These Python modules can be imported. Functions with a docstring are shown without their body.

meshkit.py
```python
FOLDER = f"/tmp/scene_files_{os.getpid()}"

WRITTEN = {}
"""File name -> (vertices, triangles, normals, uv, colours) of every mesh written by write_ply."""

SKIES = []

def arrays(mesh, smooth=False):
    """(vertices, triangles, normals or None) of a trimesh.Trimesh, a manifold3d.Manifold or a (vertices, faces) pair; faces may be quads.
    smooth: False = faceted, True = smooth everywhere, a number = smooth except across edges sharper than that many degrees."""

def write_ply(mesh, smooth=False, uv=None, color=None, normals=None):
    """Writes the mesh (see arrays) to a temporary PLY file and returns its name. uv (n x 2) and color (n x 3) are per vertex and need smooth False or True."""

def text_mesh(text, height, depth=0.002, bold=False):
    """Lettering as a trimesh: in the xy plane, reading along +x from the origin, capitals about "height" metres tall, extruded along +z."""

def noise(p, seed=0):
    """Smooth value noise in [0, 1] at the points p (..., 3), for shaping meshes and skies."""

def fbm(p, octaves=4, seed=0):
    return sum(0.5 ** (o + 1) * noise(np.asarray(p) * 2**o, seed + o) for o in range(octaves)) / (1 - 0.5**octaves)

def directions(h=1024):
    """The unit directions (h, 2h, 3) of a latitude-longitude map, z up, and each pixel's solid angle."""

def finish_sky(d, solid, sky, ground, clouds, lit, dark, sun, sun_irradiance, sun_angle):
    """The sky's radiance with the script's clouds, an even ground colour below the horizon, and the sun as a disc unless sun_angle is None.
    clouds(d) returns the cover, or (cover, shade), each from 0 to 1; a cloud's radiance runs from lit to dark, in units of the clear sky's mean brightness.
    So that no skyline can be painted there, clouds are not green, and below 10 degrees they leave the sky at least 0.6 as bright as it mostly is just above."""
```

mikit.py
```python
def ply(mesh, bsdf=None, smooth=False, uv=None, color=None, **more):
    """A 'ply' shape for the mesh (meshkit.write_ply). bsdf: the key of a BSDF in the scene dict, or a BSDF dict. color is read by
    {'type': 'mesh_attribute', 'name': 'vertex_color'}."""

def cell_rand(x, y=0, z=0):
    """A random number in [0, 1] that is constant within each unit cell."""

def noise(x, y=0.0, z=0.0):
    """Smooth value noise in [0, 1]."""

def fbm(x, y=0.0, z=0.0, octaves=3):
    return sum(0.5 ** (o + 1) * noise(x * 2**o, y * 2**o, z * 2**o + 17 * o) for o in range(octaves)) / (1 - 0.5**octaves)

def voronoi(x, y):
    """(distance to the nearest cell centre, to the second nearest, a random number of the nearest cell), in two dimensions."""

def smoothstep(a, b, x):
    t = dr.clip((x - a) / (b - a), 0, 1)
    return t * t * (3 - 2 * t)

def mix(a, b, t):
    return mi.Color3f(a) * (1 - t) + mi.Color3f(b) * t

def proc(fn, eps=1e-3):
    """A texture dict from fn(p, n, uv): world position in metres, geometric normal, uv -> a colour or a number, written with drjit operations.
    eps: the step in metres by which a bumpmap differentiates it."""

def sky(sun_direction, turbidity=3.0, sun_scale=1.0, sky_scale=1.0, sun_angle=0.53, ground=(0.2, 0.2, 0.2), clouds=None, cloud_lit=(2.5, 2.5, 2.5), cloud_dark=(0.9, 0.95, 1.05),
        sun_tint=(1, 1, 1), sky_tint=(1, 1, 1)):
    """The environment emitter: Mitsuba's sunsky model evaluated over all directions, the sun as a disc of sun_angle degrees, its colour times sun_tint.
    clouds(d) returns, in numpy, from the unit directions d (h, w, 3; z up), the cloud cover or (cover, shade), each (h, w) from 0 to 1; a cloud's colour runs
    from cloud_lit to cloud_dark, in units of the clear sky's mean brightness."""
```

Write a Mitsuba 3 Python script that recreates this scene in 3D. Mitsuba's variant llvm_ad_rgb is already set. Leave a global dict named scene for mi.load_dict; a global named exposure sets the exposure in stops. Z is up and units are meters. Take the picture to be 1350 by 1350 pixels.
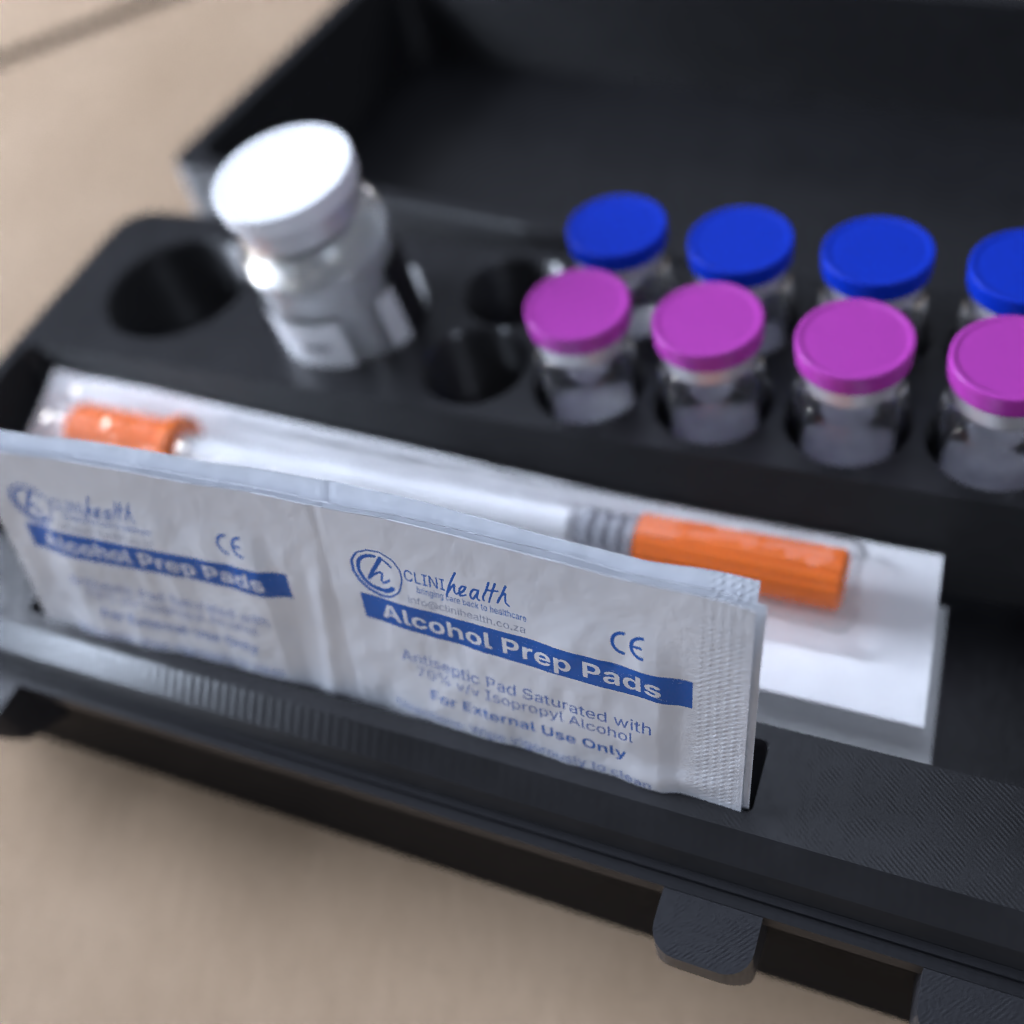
import math, glob
import numpy as np, trimesh, mitsuba as mi, mikit, meshkit
import drjit as dr
import manifold3d as m3
from manifold3d import Manifold, CrossSection
from shapely.geometry import LineString, Polygon, box as sbox, Point
from shapely.ops import unary_union
from shapely import affinity

T = mi.ScalarTransform4f
scene, labels = {'type': 'scene'}, {}
MM = 1e-3                                   # everything below is modelled in millimetres and written in metres
rng = np.random.default_rng(7)

# ------------------------------------------------------------------ camera
RIGHT = np.array([0.9191, 0.3557, -0.1717]); DOWN = np.array([0.1811, -0.7667, -0.6159]); FWD = np.array([-0.3507, 0.535, -0.7686])
FWD /= np.linalg.norm(FWD); RIGHT -= FWD * (RIGHT @ FWD); RIGHT /= np.linalg.norm(RIGHT); DOWN = np.cross(FWD, RIGHT)
EYE = np.array([71.829, -110.694, 120.066])
M = np.eye(4); M[:3, 0] = -RIGHT; M[:3, 1] = -DOWN; M[:3, 2] = FWD; M[:3, 3] = EYE * MM
scene['camera'] = {'type': 'thinlens', 'fov': 50.167, 'fov_axis': 'x', 'to_world': T(M), 'near_clip': 0.01, 'far_clip': 20.0,
                   'aperture_radius': 2.2e-3, 'focus_distance': 0.1185}
exposure = 0.0

# ------------------------------------------------------------------ light: a daylit window to the left, a second far window, a dim room
def lamp(name, pos, target, w, h, rgb, label, cat):
    pos, target = np.array(pos, float), np.array(target, float)
    scene[name] = {'type': 'rectangle', 'to_world': T().look_at(origin=pos.tolist(), target=target.tolist(), up=[0, 0, 1]) @ T().scale([w / 2, h / 2, 1]),
                   'bsdf': {'type': 'diffuse', 'reflectance': {'type': 'rgb', 'value': 0.5}},
                   'emitter': {'type': 'area', 'radiance': {'type': 'rgb', 'value': list(rgb)}}}
    labels[name] = {'label': label, 'category': cat}
lamp('window', (-0.80, -0.03, 0.41), (0, 0, 0), 0.36, 0.32, (33, 37, 45), 'bright daylit window pane to the left of the case', 'window')
lamp('window_001', (-0.87, -0.84, 0.70), (0, -0.02, 0), 0.11, 0.14, (44, 51, 63), 'small distant window pane in front and left of the case', 'window')
lamp('window_002', (0.96, -0.69, 0.99), (0, 0, 0), 0.22, 0.20, (24, 27, 33), 'low wide window pane in front and right of the case', 'window')
lamp('fill_panel', (-0.40, 0.50, 1.53), (0, 0, 0), 1.1, 1.1, (0.95, 1.08, 1.38), 'large pale panel added high behind and left for soft light', 'fill_panel')  # unseen glowing panel, added for soft light as off a bright ceiling
scene['room_light'] = {'type': 'constant', 'radiance': {'type': 'rgb', 'value': [0.16, 0.171, 0.202]}}

# ------------------------------------------------------------------ materials
def rgb(*v): return {'type': 'rgb', 'value': list(v)}
def two(d): return {'type': 'twosided', 'b': d}
sm, fbm, noise = mikit.smoothstep, mikit.fbm, mikit.noise

def plastic_bump(p, n, uv):
    x, y, z = p.x * 1000, p.y * 1000, p.z * 1000
    top = sm(0.75, 0.92, n.z)
    wall = 1 - sm(0.05, 0.3, dr.abs(n.z))
    j = noise(x * 0.9, y * 0.9, z * 0.9)
    diag = dr.sin((x * 0.80 + y * 1.0) * (2 * math.pi / 0.62) + 1.2 * j) * (0.15 + 1.3 * sm(0.3, 0.75, noise(x * 1.3, y * 0.8, 3.0)))
    layer = dr.sin(z * (2 * math.pi / 0.24) + 0.3 * j)                 # the round beads of the printed layers
    ring = dr.sin((x * 1.0 + 0.15 * y) * (2 * math.pi / 1.45))           # faint vertical ripple of the print head
    return top * 0.0045 * diag + (1 - top) * (layer * (0.001 + 0.061 * wall) + ring * 0.010) + 0.004 * fbm(x * 2.2, y * 2.2, z * 2.2)
def plastic_col(p, n, uv):
    x, y, z = p.x * 1000, p.y * 1000, p.z * 1000
    return mikit.mix((0.010, 0.010, 0.011), (0.017, 0.017, 0.019), fbm(x * 0.25, y * 0.25, z * 0.25))
def plastic_rough(p, n, uv):
    a = dr.abs(n.z)
    return 0.24 - 0.10 * sm(0.3, 0.5, a) * (1 - sm(0.8, 0.9, a)) + 0.10 * fbm(p.x * 60, p.y * 60, p.z * 60)
scene['black_plastic'] = {'type': 'bumpmap', 'bsdf_in': two({'type': 'principled', 'base_color': mikit.proc(plastic_col), 'roughness': mikit.proc(plastic_rough), 'specular': 0.5}),
                          'tex': mikit.proc(plastic_bump, eps=2e-5), 'scale': 0.001}
def shell_bump(p, n, uv):
    x, y, z = p.x * 1000, p.y * 1000, p.z * 1000
    return 0.006 * dr.sin(z * (2 * math.pi / 0.30)) + 0.003 * dr.sin(x * (2 * math.pi / 1.45)) + 0.006 * fbm(x * 2.2, y * 2.2, z * 2.2)
scene['shell_plastic'] = {'type': 'bumpmap', 'bsdf_in': two({'type': 'principled', 'base_color': rgb(0.009, 0.009, 0.010), 'roughness': 0.45, 'specular': 0.03}),
                          'tex': mikit.proc(shell_bump, eps=2e-5), 'scale': 0.001}
scene['rim_plastic'] = {'type': 'bumpmap', 'bsdf_in': two({'type': 'principled', 'base_color': rgb(0.016, 0.016, 0.018), 'roughness': 0.32, 'specular': 0.14}),
                        'tex': mikit.proc(shell_bump, eps=2e-5), 'scale': 0.001}
def sparkle_bump(p, n, uv):
    x, y, z = p.x * 1000, p.y * 1000, p.z * 1000
    w = 1.5 * noise(x * 0.8, y * 0.8, z)
    d = dr.sin((x * 0.9 - y * 0.75) * (2 * math.pi / 0.55) + w) * sm(0.35, 0.8, noise(x * 1.1, y * 2.3, z + 4.0))
    return 0.015 * d + 0.036 * fbm(x * 4.1, y * 4.1, z * 3.1)
scene['rough_print'] = {'type': 'bumpmap', 'bsdf_in': two({'type': 'principled', 'base_color': rgb(0.024, 0.024, 0.027), 'roughness': 0.30, 'specular': 0.22}),
                        'tex': mikit.proc(sparkle_bump, eps=3e-5), 'scale': 0.001}

def card_col(p, n, uv):
    x, y = p.x * 1000, p.y * 1000
    f = fbm(x * 0.03, y * 0.03, 1.0); g = fbm(x * 0.55 + 0.2 * y, y * 0.22, 5.0); sp = sm(0.70, 0.82, noise(x * 0.7, y * 0.7, 9.0))
    c = mikit.mix((0.315, 0.218, 0.138), (0.43, 0.312, 0.212), f * 0.6 + g * 0.4)
    return c * (1 - 0.03 * sp)
scene['kraft'] = two({'type': 'principled', 'base_color': mikit.proc(card_col), 'roughness': 0.85, 'specular': 0.2})
scene['kraft_gap_shade'] = two({'type': 'diffuse', 'reflectance': rgb(0.13, 0.092, 0.07)})  # darkened kraft, the shade inside the gap put into the colour
scene['dark_floor'] = two({'type': 'diffuse', 'reflectance': rgb(0.05, 0.042, 0.038)})

def foil_bump(p, n, uv):                                  # uv in millimetres on the strip: s, t
    s, t = uv.x, uv.y
    def seal(a, b): return sm(a - 0.2, a + 0.2, s) * (1 - sm(b - 0.2, b + 0.2, s))
    m = seal(53.1, 57.9) * 1.0 + 0.35 * seal(-42.2, -38.5)
    dots = dr.maximum(dr.sin(s * (2 * math.pi / 0.98)), -0.3) * (0.35 + 0.75 * dr.sin(t * (2 * math.pi / 0.70)))
    top = sm(27.2, 27.6, t)
    lines = dr.sin(t * (2 * math.pi / 0.42)) * 0.10 + dr.sin(s * (2 * math.pi / 0.42)) * 0.08
    return 0.065 * m * dots + 0.02 * lines * (0.35 + top) + 0.11 * fbm(s * 0.5, t * 0.5, 2.0) + 0.02 * fbm(s * 2.5, t * 2.5, 4.0)
def foil_col(p, n, uv):
    f = fbm(uv.x * 0.12, uv.y * 0.12, 7.0)
    return mikit.mix((0.55, 0.575, 0.62), (0.65, 0.67, 0.71), f)
scene['laminate'] = {'type': 'bumpmap', 'bsdf_in': two({'type': 'principled', 'base_color': mikit.proc(foil_col), 'roughness': 0.38, 'specular': 0.55, 'metallic': 0.12}),
                     'tex': mikit.proc(foil_bump, eps=6e-5), 'scale': 0.001}
scene['blue_ink'] = two({'type': 'principled', 'base_color': rgb(0.010, 0.085, 0.34), 'roughness': 0.42, 'specular': 0.45})
scene['pale_blue_ink'] = two({'type': 'principled', 'base_color': rgb(0.07, 0.125, 0.35), 'roughness': 0.45, 'specular': 0.4})
scene['grey_blue_ink'] = two({'type': 'principled', 'base_color': rgb(0.16, 0.19, 0.29), 'roughness': 0.45, 'specular': 0.4})

def cap_bump(p, n, uv):
    x, y, z = p.x * 1000, p.y * 1000, p.z * 1000
    return 0.010 * fbm(x * 3, y * 3, z * 3) + 0.03 * fbm(x * 0.5, y * 0.5, z * 0.5)
scene['pink_cap'] = {'type': 'bumpmap', 'bsdf_in': two({'type': 'principled', 'base_color': rgb(0.42, 0.045, 0.37), 'roughness': 0.22, 'specular': 0.4}), 'tex': mikit.proc(cap_bump, eps=4e-5), 'scale': 0.001}
scene['blue_cap'] = {'type': 'bumpmap', 'bsdf_in': two({'type': 'principled', 'base_color': rgb(0.002, 0.029, 0.43), 'roughness': 0.36, 'specular': 0.25}), 'tex': mikit.proc(cap_bump, eps=4e-5), 'scale': 0.001}
scene['white_cap'] = two({'type': 'principled', 'base_color': rgb(0.86, 0.86, 0.87), 'roughness': 0.40, 'specular': 0.5})
scene['aluminium'] = two({'type': 'principled', 'base_color': rgb(0.74, 0.73, 0.74), 'metallic': 0.55, 'roughness': 0.38, 'specular': 0.5})
scene['rubber'] = two({'type': 'principled', 'base_color': rgb(0.36, 0.33, 0.32), 'roughness': 0.6})
scene['glass'] = {'type': 'dielectric', 'int_ior': 1.5, 'ext_ior': 1.0}
scene['cloudy_liquid'] = {'type': 'principled', 'base_color': rgb(0.84, 0.88, 0.90), 'roughness': 0.3, 'spec_trans': 0.12, 'eta': 1.33}
scene['label_paper'] = two({'type': 'principled', 'base_color': rgb(0.80, 0.80, 0.81), 'roughness': 0.45})
scene['label_black'] = two({'type': 'principled', 'base_color': rgb(0.014, 0.013, 0.015), 'roughness': 0.35})
scene['label_grey'] = two({'type': 'principled', 'base_color': rgb(0.18, 0.18, 0.20), 'roughness': 0.45})
def powder_col(p, n, uv):
    f = sm(0.25, 0.75, fbm(p.x * 420, p.y * 420, p.z * 420))
    return mikit.mix((0.50, 0.50, 0.58), (0.66, 0.66, 0.74), f)
scene['powder'] = two({'type': 'diffuse', 'reflectance': mikit.proc(powder_col)})
def paper_bump(p, n, uv):
    x, y = p.x * 1000, p.y * 1000
    return 0.03 * fbm(x * 1.5, y * 1.5, 1.0) + 0.25 * fbm(x * 0.16, y * 0.16, 6.0)
scene['white_paper'] = {'type': 'bumpmap', 'bsdf_in': two({'type': 'diffuse', 'reflectance': rgb(0.84, 0.84, 0.85)}), 'tex': mikit.proc(paper_bump, eps=1e-4), 'scale': 0.001}
scene['film'] = {'type': 'thindielectric', 'int_ior': 1.5, 'ext_ior': 1.0}
scene['orange_plastic'] = two({'type': 'principled', 'base_color': rgb(0.88, 0.17, 0.012), 'roughness': 0.35, 'specular': 0.5})
scene['white_plastic'] = two({'type': 'principled', 'base_color': rgb(0.92, 0.93, 0.94), 'roughness': 0.3, 'specular': 0.5})
scene['grey_plastic'] = two({'type': 'principled', 'base_color': rgb(0.33, 0.34, 0.37), 'roughness': 0.35, 'specular': 0.5})

# ------------------------------------------------------------------ helpers
def tri(man):
    m = man.to_mesh(); return trimesh.Trimesh(np.array(m.vert_properties)[:, :3], np.array(m.tri_verts), process=False)
def put(key, mesh, bsdf, smooth=False, uv=None):
    if isinstance(mesh, Manifold): mesh = tri(mesh)
    mesh = mesh.copy(); mesh.vertices = mesh.vertices * MM
    scene[key] = mikit.ply(mesh, bsdf, smooth=smooth, uv=uv)
    return key
def tag(key, label, cat=None, group=None, kind=None):
    d = labels.setdefault(key, {})
    if label: d['label'] = label
    if cat: d['category'] = cat
    if group: d['group'] = group
    if kind: d['kind'] = kind
def rrect(x0, x1, y0, y1, r, n=32):
    c = CrossSection.square([x1 - x0 - 2 * r, y1 - y0 - 2 * r]).translate([x0 + r, y0 + r])
    return c.offset(r, m3.JoinType.Round, 2.0, n * 2)
def off(cs, d): return cs.offset(d, m3.JoinType.Round, 2.0, 64)
def slab(cs, z0, z1): return Manifold.extrude(cs, z1 - z0).translate([0, 0, z0])
def frustum(ca, za, cb, zb):                                # convex outlines only
    return Manifold.batch_hull([slab(ca, za - 0.001, za), slab(cb, zb, zb + 0.001)])
def cyl(x, y, r, z0, z1, r2=None, n=96): return Manifold.cylinder(z1 - z0, r, r2 or r, n).translate([x, y, z0])
def lathe(profile, n=72):
    return trimesh.creation.revolve(np.array(profile, float), sections=n)
def round_profile(pts, r, k=4):                             # fillets every inner corner of an open (r, z) profile
    pts = [np.array(p, float) for p in pts]; out = [pts[0]]
    for a, b, c in zip(pts, pts[1:], pts[2:]):
        u, v = a - b, c - b; lu, lv = np.linalg.norm(u), np.linalg.norm(v)
        d = min(r, lu * 0.45, lv * 0.45); p, q = b + u / lu * d, b + v / lv * d
        for t in np.linspace(0, 1, k + 1): out.append((1 - t) ** 2 * p + 2 * t * (1 - t) * b + t * t * q)
    return np.array(out + [pts[-1]])
def place(mesh, base, axis=(0, 0, 1)):
    a = np.array(axis, float); a /= np.linalg.norm(a)
    R = trimesh.geometry.align_vectors([0, 0, 1], a); R[:3, 3] = base
    m = mesh.copy(); m.apply_transform(R); return m
def grid_mesh(P, flip=False):
    nv, nu = P.shape[:2]; i, j = np.meshgrid(np.arange(nv - 1), np.arange(nu - 1), indexing='ij'); a = (i * nu + j).ravel()
    f = np.vstack([np.stack([a, a + 1, a + nu + 1], 1), np.stack([a, a + nu + 1, a + nu], 1)])
    return trimesh.Trimesh(P.reshape(-1, 3), f[:, ::-1] if flip else f, process=False)

# ------------------------------------------------------------------ the setting: cardboard carton top, two flaps with a gap, floor of the carton
TZ = -36.0
d = np.array([39.0, 40.0]) / np.hypot(39, 40); nrm = np.array([-d[1], d[0]])
g0 = np.array([-233.0, 133.0])
def sheet(a, b, c, e, z0, z1): return Manifold.extrude(CrossSection([[a, b, c, e]]), z1 - z0).translate([0, 0, z0])
def P2(v): return [float(v[0]), float(v[1])]
A = [P2(g0 - d * 500), P2(g0 - d * 500 - nrm * 900), P2(g0 + d * 800 - nrm * 900), P2(g0 + d * 800)]
B = [P2(g0 - d * 500 + nrm * 400), P2(g0 - d * 500 + nrm * 9), P2(g0 + d * 800 + nrm * 9), P2(g0 + d * 800 + nrm * 400)]
for key, q in (('cardboard_flap', A), ('cardboard_flap_001', B)):
    m = sheet(*q, TZ - 4, TZ)
    put(key, m, 'kraft')
put('cardboard_flap_001__gap_shade', sheet(P2(g0 - d * 500 + nrm * 8.95), P2(g0 - d * 500 + nrm * 8.5), P2(g0 + d * 800 + nrm * 8.5), P2(g0 + d * 800 + nrm * 8.95), TZ - 4, TZ - 0.3), 'kraft_gap_shade')  # thin dark strip that paints the shadow between the flaps
tag('cardboard_flap', 'brown kraft cardboard surface that the black case stands on', 'cardboard')
tag('cardboard_flap_001', 'brown cardboard beyond the dark gap, at top left corner', 'cardboard')
put('floor', sheet([-1500, -1500], [1500, -1500], [1500, 1500], [-1500, 1500], TZ - 62, TZ - 60), 'dark_floor'); tag('floor', None, kind='structure')

# ------------------------------------------------------------------ the case: insert tray, outer shell, latch lugs, hinge lugs
X0, X1, Y0, Y1 = -89.0, 107.0, -63.6, 28.4
top = rrect(X0, X1, Y0, Y1, 7)
PITCH, ROW, HR = 19.541, 18.173, 8.516
BIG = [(-64.6, 8.4, 13.5), (-26.7, 8.2, 13.5)]
ins = frustum(off(top, 3.3), -2.4, top, 0) + frustum(off(top, 3.85), -6.0, off(top, 3.3), -2.4) + slab(off(top, 3.85), -34.0, -6.0)
cut = slab(rrect(X0 + 2.8, X1 - 2.8, -50.0, -10.9, 3), -22, 1)
ridges = None
def hole(x, y, r, zb, ang):
    global cut, ridges
    cut = cut + cyl(x, y, r, zb, 1) + cyl(x, y, r + 0.001, -0.5, 0.01, r + 0.5)
    return
    rd = cyl(x + (r + 0.55) * math.cos(ang), y + (r + 0.55) * math.sin(ang), 1.35, zb - 0.5, -0.55, n=24)
    ridges = rd if ridges is None else ridges + rd
for c in range(5):
    for r_ in range(2): hole(c * PITCH, ROW * r_, HR, -22.0, math.radians(112))
for x, y, r in BIG: hole(x, y, r, -27.0, math.radians(112))
cut = cut + slab(rrect(-47.2, 59.6, -61.2, -52.1, 0.8), -29, 1)
ins = ins - cut
put('storage_case__insert_tray', ins, 'black_plastic', smooth=25)
shell_o = rrect(-93.2, 111.2, -68.0, 32.6, 10); shell_i = rrect(-92.8, 110.9, -67.5, 32.3, 9)
shell = slab(shell_o, -35.8, -6) + frustum(off(shell_o, 0.1), -11.0, off(shell_o, 2.2), -8.6) + slab(off(shell_o, 2.2), -8.6, -6)
shell = shell - slab(shell_i, -34.05, 0) - (slab(off(shell_o, 1.35), -6.7, 0) - slab(off(shell_o, 0.55), -7, 1))
lower, flange = shell.split_by_plane([0, 0, -1], 8.6)
put('storage_case__outer_shell', lower, 'shell_plastic', smooth=False)
put('storage_case__rim_flange', flange.translate([0, 0, 0.003]), 'rim_plastic', smooth=False)
def lug(x0, x1, y_wall, sgn, depth, z_top, key):
    prof = [[0, z_top], [depth, z_top], [depth, z_top - 3.6], [depth - 2.6, z_top - 8.5], [-2.15, z_top - 13], [-2.15, z_top - 5.2], [0, z_top - 3.0]]
    cs = CrossSection([[[p[0], p[1]] for p in prof][::-1]])
    m = Manifold.extrude(cs, x1 - x0).rotate([90, 0, 90])     # profile x -> +y, profile y -> z, extrusion -> +x
    m = m.translate([x0, 0, 0])
    if sgn < 0: m = m.mirror([0, 1, 0])
    m = m.translate([0, y_wall, 0])
    lo, hi = sorted((y_wall - sgn * 6, y_wall + sgn * depth))
    m = m ^ slab(rrect(x0, x1, lo, hi, 3.2, 12), -40, 10)
    put(key, m, 'rough_print', smooth=25)
for i, (a, b) in enumerate(((51.6, 63.0), (80.0, 91.4), (-57.4, -46.0), (-86.0, -74.6))):
    lug(a, b, -70.25, -1, 7.3, -6.05, 'storage_case__latch_lug' + (f'_{i:03d}' if i else ''))
for i, (a, b) in enumerate(((-60, -48), (62, 74))):
    lug(a, b, 34.85, 1, 8.0, -12.0, 'storage_case__hinge_lug' + (f'_{i:03d}' if i else ''))
tag('storage_case', 'open black 3D-printed case holding vials, syringe packs and alcohol pads', 'case')
tag('storage_case__insert_tray', 'black tray with round vial holes and a front slot')

# ------------------------------------------------------------------ the empty lid lying behind, turned a little
RZ = -6.5
LW, LD = 214.0, 98.0
lo_ = rrect(0, LW, 0, LD, 4.5)
lid = slab(off(lo_, -0.9), -35.8, -34.6) + frustum(off(lo_, -0.9), -34.8, lo_, -33.8) + slab(lo_, -33.8, -6.5) + frustum(lo_, -6.55, off(lo_, -0.5), -6.0)
lid = lid - slab(rrect(4.6, LW - 4.6, 4.0, LD - 5.0, 7), -33.0, 1)
lid = lid.rotate([0, 0, RZ]).translate([-98.5, 51.9, 0])
put('case_lid', lid, 'black_plastic', smooth=25)
tag('case_lid', 'empty black lid lying open behind the blue-capped vials', 'lid')

# ------------------------------------------------------------------ small vials
def cap_profile(r, z0, z1, rim=0.55, dish=0.18):
    return round_profile([(0, z1 - dish), (r - rim - 0.5, z1 - dish), (r - rim - 0.2, z1), (r, z1), (r, z1 - 0.8), (r - 0.12, z0), (r - 1.0, z0), (0, z0)], 0.28, 3)
def glass_shape(R, Rn, zb, zs, zn, zt, w, shoulder=True):
    o = round_profile([(0, zb), (R, zb), (R, zs), (Rn + 0.55 * (R - Rn), zn - 0.35 * (zn - zs)), (Rn, zn), (Rn, zt - 1.6), (Rn + 1.0, zt - 1.4), (Rn + 1.0, zt), (Rn - w - 0.6, zt)], 1.7, 6)
    i = round_profile([(Rn - w - 0.6, zt), (Rn - w, zt - 0.8), (Rn - w, zn), (Rn - w + 0.6, zn - 1.6), (R - w, zs - 0.4), (R - w, zb + w), (0, zb + w)], 1.4, 6)
    if shoulder:                                             # a full round shoulder instead of a cone
        a = np.linspace(0, math.pi / 2, 14); k = 0.93
        arc = np.stack([Rn + 0.25 + (R - Rn - 0.25) * np.cos(a) ** k, zs + (zn - 0.25 - zs) * np.sin(a) ** k], 1)
        o = np.vstack([round_profile([(0, zb), (R, zb), (R, zs)], 1.7, 6), arc, [(Rn, zn), (Rn, zt - 1.6), (Rn + 1.0, zt - 1.4), (Rn + 1.0, zt), (Rn - w - 0.6, zt)]])
    return lathe(np.vstack([o, i[1:]]))
VZ = -21.9
caps = {k: lathe(cap_profile(7.7, hz - 3.3, hz)[::-1]) for k, hz in (('pink', 15.94), ('blue', 15.69))}
glass_m = glass_shape(7.65, 5.3, VZ, 5.0, 9.1, 12.2, 1.15)
collar = lathe(round_profile([(0, 12.58), (6.75, 12.58), (6.75, 9.4), (6.3, 9.1), (5.55, 9.1), (5.55, 9.5)], 0.25, 3)[::-1])
stop = lathe(round_profile([(0, 12.1), (3.5, 12.1), (3.5, 7.6), (0, 7.6)], 0.4, 3)[::-1])
cake = lathe(round_profile([(0, -4.6), (3.5, -4.4), (6.35, -3.0), (6.35, VZ + 1.45), (0, VZ + 1.45)], 0.4, 3)[::-1])
for m in (glass_m, collar, stop, cake, *caps.values()):
    m.fix_normals()
order = {1: 'leftmost', 2: 'second from left', 3: 'third from left', 4: 'rightmost, cut off'}
n = 0
for row, (ck, word, where) in enumerate((('pink', 'purple', 'in the front row of vials'), ('blue', 'blue', 'in the rear row of vials'))):
    for c in range(1, 5):
        key = 'vial' + (f'_{n:03d}' if n else ''); n += 1
        off_ = rng.uniform(-0.25, 0.25, 2); ax = (rng.uniform(-0.012, 0.012), rng.uniform(-0.012, 0.012), 1)
        base = (c * PITCH + off_[0] * .6, ROW * row + off_[1] * .6, 0)
        put(key + '__cap', place(caps[ck], base, ax), ck + '_cap', smooth=40)
        put(key + '__glass_bottle', place(glass_m, base, ax), 'glass', smooth=40)
        put(key + '__crimp_collar', place(collar, base, ax), 'aluminium', smooth=40)
        put(key + '__rubber_stopper', place(stop, base, ax), 'rubber', smooth=40)
        put(key + '__powder_cake', place(cake, base, ax), 'powder', smooth=40)
        tag(key, f'small clear glass vial with {word} cap {where}, {order[c]}', 'vial', f'small vials with {word} caps')

# ------------------------------------------------------------------ the large vial
bA = np.array([-0.040, -0.08, 1.0]); bA /= np.linalg.norm(bA); bB = np.array([-26.0, 6.9, 0.0])
def big(key, prof_or_mesh, bsdf, smooth=40):
    m = prof_or_mesh if isinstance(prof_or_mesh, trimesh.Trimesh) else lathe(prof_or_mesh)
    put('large_vial__' + key, place(m, bB, bA), bsdf, smooth)
def fixed(m): m.fix_normals(); return m
big('cap', fixed(lathe(cap_profile(11.3, 27.9, 31.2, 0.9, 0.12)[::-1])), 'white_cap')
big('crimp_collar', fixed(lathe(round_profile([(0, 27.88), (10.1, 27.88), (10.1, 23.6), (9.6, 23.2), (8.0, 23.2), (8.0, 23.7)], 0.3, 3)[::-1])), 'aluminium')
big('rubber_stopper', fixed(lathe(round_profile([(0, 26.9), (6.0, 26.9), (6.0, 20.5), (0, 20.5)], 0.5, 3)[::-1])), 'rubber')
big('glass_bottle', fixed(glass_shape(12.35, 8.6, -26.0, 18.0, 22.4, 27.4, 1.2)), 'glass')
big('liquid', fixed(lathe(round_profile([(0, 20.2), (7.0, 20.2), (10.8, 17.0), (10.8, -24.4), (0, -24.4)], 1.0, 4)[::-1])), 'cloudy_liquid')
def wrap(a0, a1, z0, z1, r, t=0.12, key=None, bsdf=None):
    a = np.radians(np.linspace(a0, a1, 40)); zz = np.linspace(z0, z1, 12)
    def surf(rr): return np.stack([np.stack([rr * np.cos(a), rr * np.sin(a), np.full_like(a, z)], 1) for z in zz])
    o, i = surf(r + t), surf(r)
    parts = [grid_mesh(o), grid_mesh(i, True)]
    for P in (np.stack([i[0], o[0]]), np.stack([o[-1], i[-1]]), np.stack([o[:, 0], i[:, 0]]), np.stack([i[:, -1], o[:, -1]])): parts.append(grid_mesh(P))
    m = trimesh.util.concatenate(parts); return m
big('label_panel', wrap(-160, -64, -20, 10.6, 12.41), 'label_paper', False)
big('label_panel_001', wrap(-32, -14, -20, 10.6, 12.41), 'label_paper', False)
big('black_label_panel', wrap(-13.5, 20, -20, 14.0, 12.41), 'label_black', False)
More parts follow.
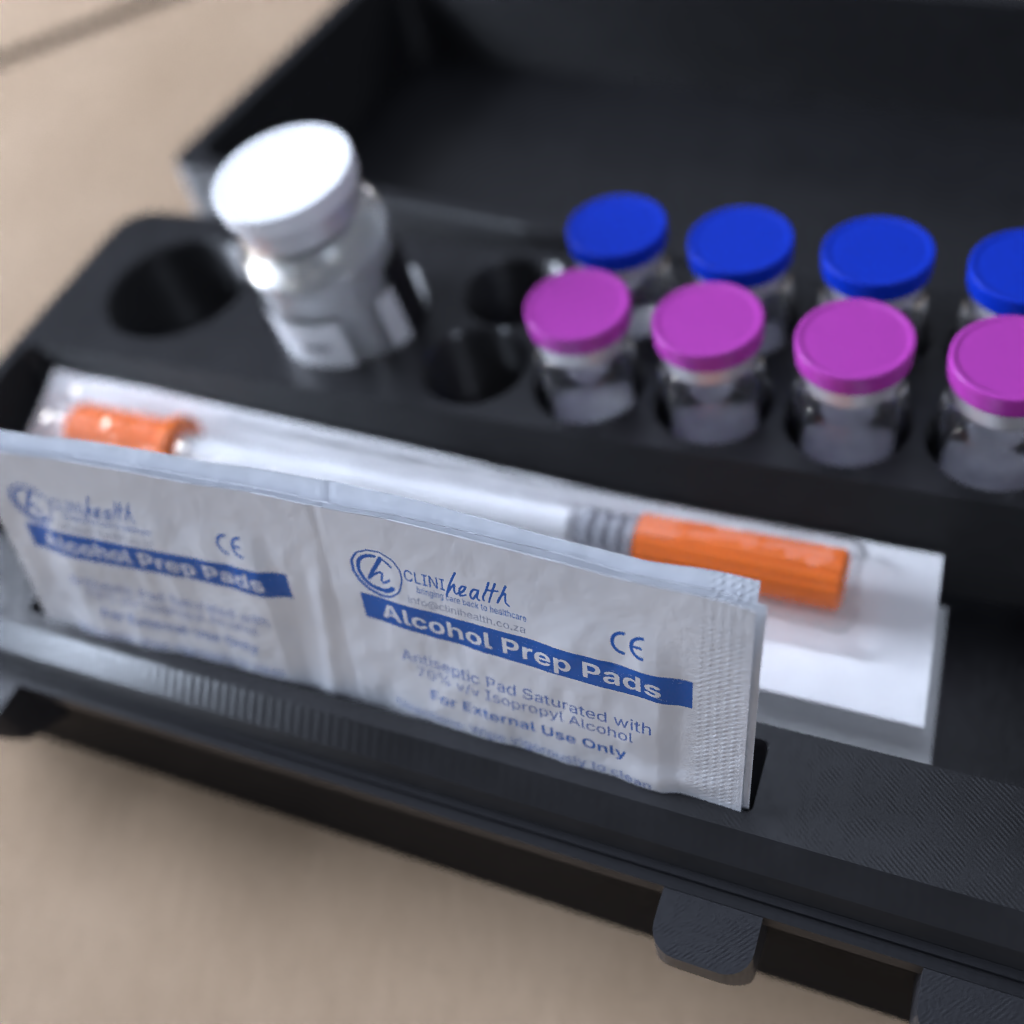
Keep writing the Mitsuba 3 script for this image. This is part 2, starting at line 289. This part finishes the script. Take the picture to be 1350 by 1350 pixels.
big('label_line', wrap(-100, -78, 5.0, 6.2, 12.55, 0.05), 'label_grey', False)
tag('large_vial', 'large clear glass vial with white cap tilting in its hole', 'vial')
tag('large_vial__black_label_panel', 'black panel on the right of the label')

# ------------------------------------------------------------------ syringe packs
def pack(key, zp, xa, xb, ya, yb, seed, skew=0.0, rear=0.0):
    u = np.linspace(0, 1, 150); v = np.linspace(0, 1, 44)
    U, V = np.meshgrid(u, v)
    X = xa + (xb - xa) * U + skew * (V - 0.5); Y = ya + (yb - ya) * V
    def wav(x, y, s=0): return 0.8 * (meshkit.fbm(np.stack([x * 0.04, y * 0.06, np.full_like(x, seed + s)], -1), 3) - 0.5)
    edge = np.clip((U - 0.965) / 0.035, 0, 1) ** 2 * 0.0
    lift = 1.6 * np.clip((-74 - X) / 8, 0, 1) ** 2 + rear * V ** 1.5 * np.clip((30 - X) / 90, 0, 1)
    Zt = zp + wav(X, Y) + lift + edge
    up = np.stack([X, Y, Zt], -1); dn = np.stack([X, Y, Zt - 0.35], -1)
    parts = [grid_mesh(up), grid_mesh(dn, True), grid_mesh(np.stack([dn[0], up[0]])), grid_mesh(np.stack([up[-1], dn[-1]])), grid_mesh(np.stack([up[:, 0], dn[:, 0]])), grid_mesh(np.stack([dn[:, -1], up[:, -1]]))]
    put(key + '__paper_backing', trimesh.util.concatenate(parts), 'white_paper', smooth=35)
    # crinkled clear film dome over the syringe
    xs = np.linspace(xa + 2.5, min(xb - 8, 68.5), 300); w = np.linspace(-1, 1, 61)
    XX, W = np.meshgrid(xs, w)
    ends = np.clip((XX - xs[0]) / 6, 0, 1) * np.clip((xs[-1] - XX) / 5, 0, 1); ends = ends * (2 - ends)
    yc = -23.6 + (ya + yb) / 2 + 26.2
    half = 8.6
    r5 = np.stack([XX * 0.11, W * 1.3, np.full_like(XX, seed + 3)], -1)
    cr = meshkit.fbm(r5 * [1.0, 1.0, 1], 4) - 0.5
    cr2 = np.abs(meshkit.noise(np.stack([XX * 0.30 + W * 1.2, W * 2.2 - XX * 0.1, np.full_like(XX, seed + 9)], -1)) - 0.5)
    H = (1 - np.abs(W) ** 2.4)
    ZZ = zp + 0.35 + rear * np.clip((yc + W * half - ya) / (yb - ya), 0, 1) ** 1.5 * np.clip((30 - XX) / 90, 0, 1) * (W > 0.55) * np.clip((W - 0.55) / 0.3, 0, 1) + wav(XX, yc + W * half) + ends * (H * 10.2 + np.sqrt(np.clip(H, 0, 1)) * (1.5 * cr - 0.45 * cr2)) + 0.25
    YY = yc + W * half + 0.6 * cr * H
    put(key + '__clear_film', grid_mesh(np.stack([XX, YY, ZZ], -1)), 'film', smooth=35)
    return yc
def rod(x0, x1, r0, r1=None, yc=0, zc=0, n=48, ribs=0, depth=0):
    if ribs:
        a = np.linspace(0, 2 * math.pi, 240, endpoint=False); rr = r0 * (1 - depth * (0.5 + 0.5 * np.cos(a * ribs)) ** 6)
        m = Manifold.extrude(CrossSection([np.stack([rr * np.cos(a), rr * np.sin(a)], 1)]), x1 - x0, scale_top=((r1 or r0) / r0,) * 2)
    else: m = Manifold.cylinder(x1 - x0, r0, r1 or r0, n)
    return m.rotate([0, 90, 0]).translate([x0, yc, zc])
def syringe(key, yc, zc):
    put(key + '__needle_cap', rod(34.5, 62.6, 3.9, 4.15, yc, zc, ribs=14, depth=0.06) + rod(62.6, 63.1, 4.0, 3.5, yc, zc), 'orange_plastic', smooth=35)
    put(key + '__hub', sum((rod(26.2 + i * 2.2, 26.2 + i * 2.2 + 1.2, 3.3, None, yc, zc) for i in range(4)), rod(25.6, 34.4, 2.7, None, yc, zc)), 'grey_plastic', smooth=35)
    put(key + '__plunger_rod', rod(-45.5, 24.0, 2.75, None, yc, zc), 'white_plastic', smooth=35)
    put(key + '__barrel', trimesh.util.concatenate([tri(rod(-45.0, 25.4, 3.4, None, yc, zc))]), 'film', smooth=35)
    put(key + '__finger_flange', rod(-47.4, -45.9, 5.6, None, yc, zc), 'orange_plastic', smooth=35)
    put(key + '__plunger_cap', rod(-67.4, -48.2, 4.7, 4.4, yc, zc, ribs=12, depth=0.07) + rod(-68.2, -67.4, 3.9, 4.6, yc, zc), 'orange_plastic', smooth=35)
yc = pack('syringe_pack', -11.0, -80.0, 75.4, -39.6, -12.6, 1, skew=-1.4, rear=6.0)
syringe('syringe', yc, -11.0 + 5.1)
tag('syringe_pack', 'uppermost white paper and clear film sleeve around the orange-capped syringe', 'packet')
tag('syringe', 'thin syringe with orange caps at both ends, sealed in the uppermost sleeve', 'syringe')
yc2 = pack('syringe_pack_001', -20.9, -79.0, 77.4, -41.4, -14.4, 12, skew=-1.4)
tag('syringe_pack_001', 'lower white paper sleeve showing as a grey strip under the uppermost one', 'packet')

# ------------------------------------------------------------------ alcohol prep pad strips
G = (-43.0, 9.5, 59.0), (-1.0, 1.25, -0.8)
def gbend(s):
    base = np.interp(s, *G); k = np.exp(-((s - 9.5) / 7.0) ** 2) * 0.25
    return base - k
SL, SEAM, SR = -42.6, 7.9, 58.4
TB, TT = -26.0, 30.4
def pouch(s, t, seed):
    """how far the front sheet bulges towards the viewer"""
    out = 0
    for a in (SL, SEAM):
        u = (s - a) / (SR - SEAM)
        e = np.clip((u - 0.09) / 0.10, 0, 1) * np.clip((0.865 - u) / 0.06, 0, 1) * np.clip((25.5 - t) / 9, 0, 1)
        e = e * e * (3 - 2 * e)
        inside = (u > 0) & (u < 1)
        out = out + np.where(inside, e * (0.55 + 0.9 * (meshkit.fbm(np.stack([s * 0.07, t * 0.07, s * 0 + seed], -1), 3) - 0.4)), 0)
    out = out + 0.55 * np.exp(-(((s - 21) / 11) ** 2 + ((t - 1) / 7) ** 2)) + 0.5 * np.exp(-(((s - 50) / 5.5) ** 2 + ((t - (2.2 + 0.12 * (s - 50))) / 1.6) ** 2))
    out = out + 0.35 * np.clip((24 - t) / 8, 0, 1) * np.exp(-(((s - 4.6 - 0.10 * t) / 1.3) ** 2)) - 0.10 * np.exp(-(((s - 8.2) / 0.7) ** 2))
    c = meshkit.fbm(np.stack([s * 0.16, t * 0.11, s * 0 + seed + 5], -1), 3) - 0.5
    out = out + 0.85 * c * np.clip((27 - t) / 8, 0.12, 1) * np.clip((52.5 - s) / 4, 0.25, 1)
    return out
def strip_point(s, t, lift, shape):
    back, lean, curl, seed, ttop = shape
    tp = np.where(t > 0, t, 0.15 * t * np.exp(np.minimum(t, 0) / 2.0))
    y = -60.72 + back + (0.24 + lean) * tp + gbend(s) * np.clip((t + 8) / 8, 0.25, 1) + curl * np.clip((t - (ttop - 9)) / 9, 0, 1) ** 2
    n = np.array([0, -0.972, 0.233])
    damp = np.clip((t + 5.0) / 5.0, 0, 1)
    P = np.stack([s, y, t], -1) + n * (pouch(s, t, seed) * damp * damp * (3 - 2 * damp) + lift)[..., None]
    lim = np.where(t < -1.0, -61.1, -61.1 - 0.9 * (t + 1.0))            # inside the slot the strip stays behind its front lip
    P[..., 1] = np.maximum(P[..., 1], lim)
    return P
FRONT = (0.0, 0.0, 0.0, 3.0, TT)
def strip(key, shape, sl, sr, tb, tt, ns=420, nt=230):
    s = np.linspace(sl, sr, ns); t = np.linspace(tb, tt, nt); S_, T_ = np.meshgrid(s, t)
    T_ = T_ + 0.7 * (meshkit.noise(np.stack([S_ * 0.11, 0 * S_, 0 * S_ + shape[3]], -1)) - 0.5) * np.clip((T_ - 24) / (tt - 24), 0, 1)
    front = strip_point(S_, T_, 0 * S_, shape)
    thick = 0.16 + 0.0 * S_
    back = front - np.array([0, -0.972, 0.233]) * thick[..., None]
    for k, (a, b) in enumerate(((0, int(np.searchsorted(s, SEAM))), (int(np.searchsorted(s, SEAM)), ns - 1))):
        f, bk = front[:, a:b + 1], back[:, a:b + 1]
        uvf = np.stack([S_, T_], -1)[:, a:b + 1].reshape(-1, 2)
        parts = [(grid_mesh(f), uvf), (grid_mesh(bk, True), uvf)]
        for P, q in ((np.stack([bk[0], f[0]]), (0, slice(a, b + 1))), (np.stack([f[-1], bk[-1]]), (-1, slice(a, b + 1))), (np.stack([f[:, 0], bk[:, 0]]), (slice(None), a)), (np.stack([bk[:, -1], f[:, -1]]), (slice(None), b))):
            e = np.stack([S_[q], T_[q]], -1); parts.append((grid_mesh(P), np.vstack([e, e])))
        m = trimesh.util.concatenate([p for p, _ in parts]); uv = np.vstack([q for _, q in parts])
        put(f'{key}__pad' + ('_001' if k else ''), m, 'laminate', smooth=True, uv=uv)
strip('alcohol_pad_strip', FRONT, SL, SR, TB, TT)
strip('alcohol_pad_strip_001', (0.8, 0.0, 1.5, 21.0, 29.2), SL - 0.2, SR + 0.75, TB, 28.9, 260, 130)
strip('alcohol_pad_strip_002', (1.6, 0.004, 2.6, 33.0, 29.8), SL - 0.6, SR - 0.5, TB, 29.4, 260, 130)
tag('alcohol_pad_strip', 'front strip of two printed alcohol prep pads standing in the slot', 'alcohol pads')
tag('alcohol_pad_strip_001', 'middle pad strip, its edge just showing behind the printed front one', 'alcohol pads')
tag('alcohol_pad_strip_002', 'rearmost pad strip, its pale blue top edge nearest the syringe', 'alcohol pads')
labels['alcohol_pad_strip__pad'] = {'label': 'blurred left pad of the strip'}
labels['alcohol_pad_strip__pad_001'] = {'label': 'right pad of the strip with the sharp round logo'}

from PIL import Image, ImageDraw, ImageFont
def glyphs(text, weight=400, px=110):
    f = ImageFont.truetype(glob.glob("/opt/blender-*/*/datafiles/fonts/Inter.woff2")[0], px)
    try: f.set_variation_by_axes([14, weight])
    except Exception: pass
    x0, y0, x1, y1 = f.getbbox(text, anchor='ls')
    im = Image.new('L', (x1 - x0 + 12, y1 - y0 + 12)); ImageDraw.Draw(im).text((6 - x0, 6 - y0), text, 255, f, anchor='ls')
    on = np.pad(np.asarray(im) > 127, ((0, 0), (1, 1))).astype(np.int8)
    rows, st = np.nonzero(np.diff(on, axis=1) == 1); en = np.nonzero(np.diff(on, axis=1) == -1)[1]
    sh = unary_union([sbox(a, -r - 1, b, -r) for r, a, b in zip(rows, st, en)]).buffer(0.8).buffer(-0.8).simplify(0.6)
    sh = affinity.translate(sh, -6 + x0, 6 - y0)            # baseline at 0, starts at 0
    cap = -f.getbbox('H', anchor='ls')[1]
    return affinity.scale(sh, 1 / cap, 1 / cap, origin=(0, 0)), (x1 - x0) / cap
def line(text, x0, x1, y, cap, weight=400):
    g, w = glyphs(text, weight); b = g.bounds
    g = affinity.translate(g, -b[0], 0)
    return affinity.translate(affinity.scale(g, (x1 - x0) / (b[2] - b[0]), cap, origin=(0, 0)), x0, y)
def stroke(pts, w0, w1=None):
    p = np.array(pts, float); t = np.linspace(0, 1, len(p)); tt = np.linspace(0, 1, len(p) * 6)
    from scipy.interpolate import PchipInterpolator
    q = np.stack([PchipInterpolator(t, p[:, 0])(tt), PchipInterpolator(t, p[:, 1])(tt)], 1)
    w = np.linspace(w0, w1 if w1 is not None else w0, len(q))
    return unary_union([LineString(q[i:i + 2]).buffer((w[i] + w[i + 1]) / 4, 6) for i in range(len(q) - 1)])
BAR = (12.17, 18.7)
def art():
    """the print of one pad, relative to the upper left corner of its blue bar, in millimetres"""
    ring = Polygon([(-0.25, 4.69), (0.58, 5.95), (2.08, 6.68), (3.68, 6.78), (5.25, 6.1), (6.11, 4.81), (6.21, 3.47), (5.7, 1.78), (4.53, 0.7), (3.1, 0.42), (1.56, 0.9), (0.38, 1.95), (-0.25, 3.16)]).buffer(-0.9).buffer(1.0, 16)
    logo = [ring.difference(ring.buffer(-0.22)), affinity.translate(ring, -0.22, -0.16).difference(affinity.translate(ring.buffer(-0.10), -0.10, -0.06))]
    logo += [stroke([(3.65, 5.83), (2.9, 4.59), (2.1, 3.32), (1.69, 2.49)], 0.62, 0.42), stroke([(1.69, 2.49), (2.45, 3.22), (3.29, 3.75), (3.56, 3.56), (3.35, 2.73), (3.59, 2.38), (4.45, 2.99)], 0.34, 0.30),
             stroke([(2.98, 5.98), (2.16, 5.87), (1.2, 5.39), (0.62, 4.67)], 0.40, 0.55), stroke([(0.62, 4.67), (0.41, 3.64), (0.67, 2.74), (1.37, 1.83), (2.39, 1.31), (3.5, 1.23), (4.81, 1.92)], 0.55, 0.62), stroke([(3.87, 5.83), (4.41, 5.45), (4.93, 5.0)], 0.32)]
    name = [line('CLINI', 6.55, 11.75, 3.62, 1.55, 500)]
    w = 0.30
    for pts in ([(13.25, 6.52), (12.51, 4.96), (12.0, 3.57), (11.85, 2.9)], [(11.88, 3.16), (12.54, 4.36), (12.98, 4.86), (12.92, 4.11), (13.08, 3.66), (13.43, 3.83)],
                [(13.43, 3.83), (14.11, 4.36), (14.4, 4.94), (14.02, 4.94), (13.57, 4.19), (13.59, 3.53), (14.32, 3.86)], [(15.94, 4.86), (15.43, 4.9), (14.9, 4.0), (15.16, 3.54), (15.72, 4.38), (15.99, 4.95), (15.72, 3.89), (16.0, 3.61)],
                [(17.34, 6.39), (16.89, 5.12), (16.47, 4.13), (16.55, 3.74)], [(18.1, 6.46), (17.52, 4.83), (17.15, 3.68)], [(16.97, 5.26), (18.37, 5.53)],
                [(19.37, 6.5), (18.71, 4.97), (18.19, 3.87)], [(18.28, 4.1), (18.83, 5.13), (19.26, 5.43), (19.16, 4.38), (19.57, 3.83)]):
        name.append(stroke(pts, w, w * 0.8))
    tagl = [line('bringing care back to healthcare', 8.05, 21.6, 2.32, 0.88, 500)]
    info = [line('info@clinihealth.co.za', 6.75, 21.35, 0.62, 0.98, 400)]
    bar = sbox(0, -4.0, 40.32, 0).difference(line('Alcohol Prep Pads', 2.6, 37.0, -3.12, 2.28, 700))
    ce = []
    for cx, e in ((32.75, 0), (34.85, 1)):
        arc = [(cx + 1.2 * math.cos(a), 3.1 + 1.3 * math.sin(a)) for a in np.radians(np.linspace(80, 280, 24))]
        ce.append(LineString(arc).buffer(0.21, 8, cap_style=2))
        if e: ce.append(sbox(cx - 1.1, 2.92, cx + 0.0, 3.28))
    body = [line('Antiseptic Pad Saturated with', 4.2, 35.9, -9.35, 1.62, 450), line('70% v/v Isopropyl Alcohol', 6.1, 33.8, -11.45, 1.55, 450),
            line('Directions: Wipe vigorously to clean', 2.0, 35.9, -18.4, 1.4, 450), line('skin and leave to dry', 12.4, 29.0, -20.5, 1.4, 450)]
    bold = [line('For External Use Only', 7.6, 32.9, -14.75, 1.6, 700)]
    return {'logo': (logo + name, 'blue_ink'), 'slogan': (tagl, 'blue_ink'), 'address_line': (info, 'grey_blue_ink'), 'title_bar': ([bar], 'blue_ink'), 'conformity_mark': (ce, 'blue_ink'),
            'small_print': (body, 'pale_blue_ink'), 'bold_print': (bold, 'blue_ink')}
def triangulate(shape, maxe=1.2):
    v, f, at = [], [], 0
    for g in getattr(shape, 'geoms', [shape]):
        if g.area < 1e-3 or g.geom_type != 'Polygon': continue
        a, b = trimesh.creation.triangulate_polygon(g, engine='earcut'); v.append(a); f.append(b + at); at += len(a)
    v, f = np.vstack(v), np.vstack(f)
    v3, f = trimesh.remesh.subdivide_to_size(np.c_[v, np.zeros(len(v))], f, maxe, max_iter=12)
    return v3[:, :2], f
for key, dx in (('alcohol_pad_strip__pad_001', 0.0), ('alcohol_pad_strip__pad', -50.56)):
    for name, (shapes, ink) in art().items():
        v, f = triangulate(unary_union([s.buffer(0) for s in shapes]))
        P = strip_point(v[:, 0] + BAR[0] + dx, v[:, 1] + BAR[1], np.full(len(v), 0.06), FRONT)
        m = trimesh.Trimesh(P, f, process=False)
        if m.face_normals[:, 1].mean() > 0: m.invert()
        put(f'{key}__{name}', m, ink, smooth=True)
